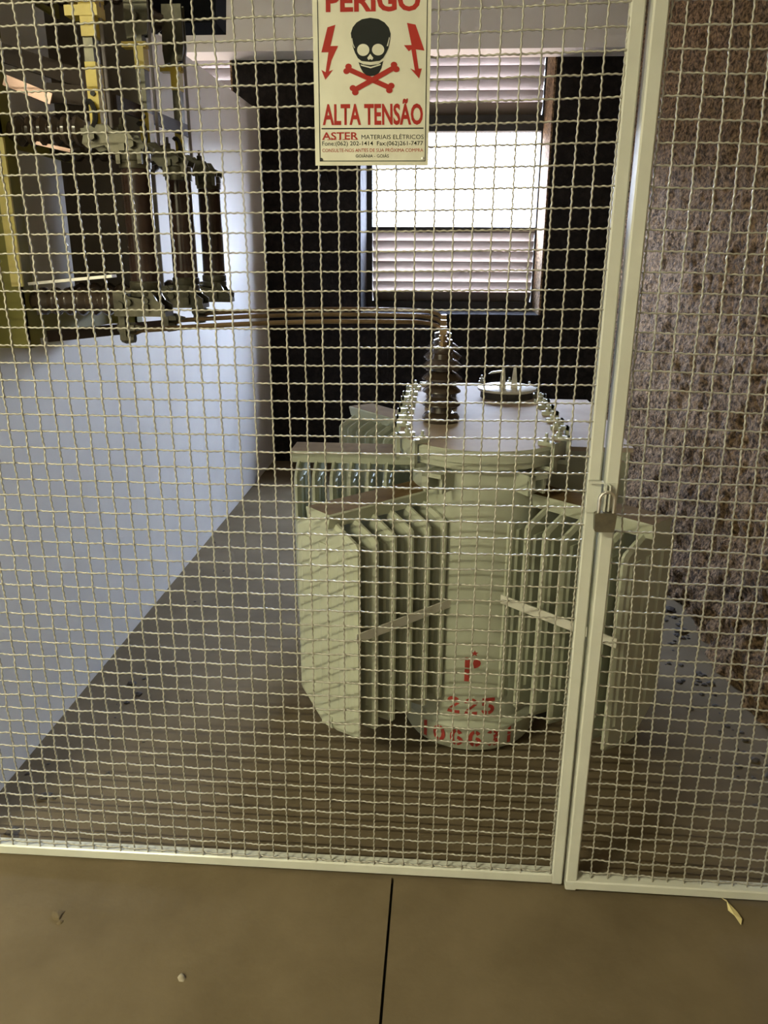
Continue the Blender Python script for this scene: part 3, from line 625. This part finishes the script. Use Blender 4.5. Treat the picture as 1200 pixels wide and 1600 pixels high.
# ---------------------------------------------------------------- corridor lamp fixture (behind the camera)
lf = thing('ceiling_lamp', 'long white fluorescent batten lamp on the corridor ceiling', 'lamp', (LAMP[0],LAMP[1],ZC))
part('housing', MB().box((LAMP[0]-0.62,LAMP[1]-0.04,LAMP[2]+0.03), (LAMP[0]+0.62,LAMP[1]+0.04,ZC)), 'lampw', lf)
part('tube', MB().lathe([(0.013,-0.58),(0.013,0.58)], (LAMP[0],LAMP[1],LAMP[2]), XA, 12), 'tube', lf, smooth=40)
# ---------------------------------------------------------------- bits on the floor
lv = MB(); pts = [(0,0),(0.010,-0.014),(0.006,-0.034),(0.014,-0.050),(0.022,-0.070),(0.030,-0.058),(0.026,-0.040),(0.014,-0.016)]
lv.add([(1.030+a*0.9, 0.0-b*-1.15-0.002, 0.003+0.006*math.sin(i*1.7)**2) for i, (a, b) in enumerate(pts)] + [(1.030+a*0.9, b*1.15-0.002, 0.0045+0.006*math.sin(i*1.7)**2) for i, (a, b) in enumerate(pts)],
       [tuple(range(8))[::-1], tuple(range(8,16))] + [(i,(i+1)%8,8+(i+1)%8,8+i) for i in range(8)])
tag(part('dry_leaf', lv, 'leaf'), 'curled yellow dry leaf on concrete floor below right gate leaf', 'leaf')
def lump(mb, x, y, r, fl_=0.6):
    k = 7; vs = [(x,y,r*fl_)]
    for h_, s_ in ((0.55,0.8),(0.0,1.0)):
        for i in range(k):
            a = 2*math.pi*i/k; q = r*s_*(0.65+0.6*random.random()); vs.append((x+q*math.cos(a), y+q*math.sin(a), r*fl_*h_))
    fs = [(0,1+i,1+(i+1)%k) for i in range(k)] + [(1+i,1+k+i,1+k+(i+1)%k,1+(i+1)%k) for i in range(k)] + [tuple(reversed(range(1+k,1+2*k)))]
    mb.add(vs, fs)
p = MB(); lump(p, -0.171, -0.312, 0.010, 0.9); tag(part('pebble', p, 'pebble', None, smooth=60), 'small grey pebble alone on front floor slab', 'pebble')
p = MB(); lump(p, -0.505, -0.176, 0.016, 0.5); lump(p, -0.49, -0.195, 0.008); tag(part('plaster_chip', p, 'floor'), 'small flat concrete chip on floor left of the joint', 'chip')
cr = MB()
for x, y, r in ((-0.733,0.217,0.018),(-0.748,0.076,0.018),(-0.735,0.06,0.012),(-0.722,0.821,0.016),(-0.673,0.754,0.018),(-0.69,0.70,0.01),(-0.6,0.33,0.009),(-0.66,0.5,0.012)): lump(cr, x, y, r)
for _ in range(26): lump(cr, -0.84+abs(random.gauss(0,0.16)), random.uniform(0.05,2.6), random.uniform(0.003,0.008))
o = part('floor_crumbs', cr, 'crumb'); tag(o, 'scattered dark crumbs on the cell floor beside white wall', 'debris'); o['kind'] = 'stuff'
cr = MB()
for _ in range(170):
    y = random.uniform(0.1, 2.6); d = abs(random.gauss(0, 0.085)); lump(cr, 1.36-d, y, random.uniform(0.004,0.016)*(1.3 if d < 0.05 else 0.8))
for x, y, r in ((1.32,1.75,0.035),(1.34,1.60,0.03),(1.33,1.40,0.028),(1.30,1.06,0.016),(1.20,0.82,0.012),(1.05,0.95,0.008)): lump(cr, x, y, r)
o = part('wall_rubble', cr, 'crumb'); tag(o, 'fallen render crumbs along the foot of rough brown wall', 'debris'); o['kind'] = 'stuff'
bpy.context.view_layer.update()
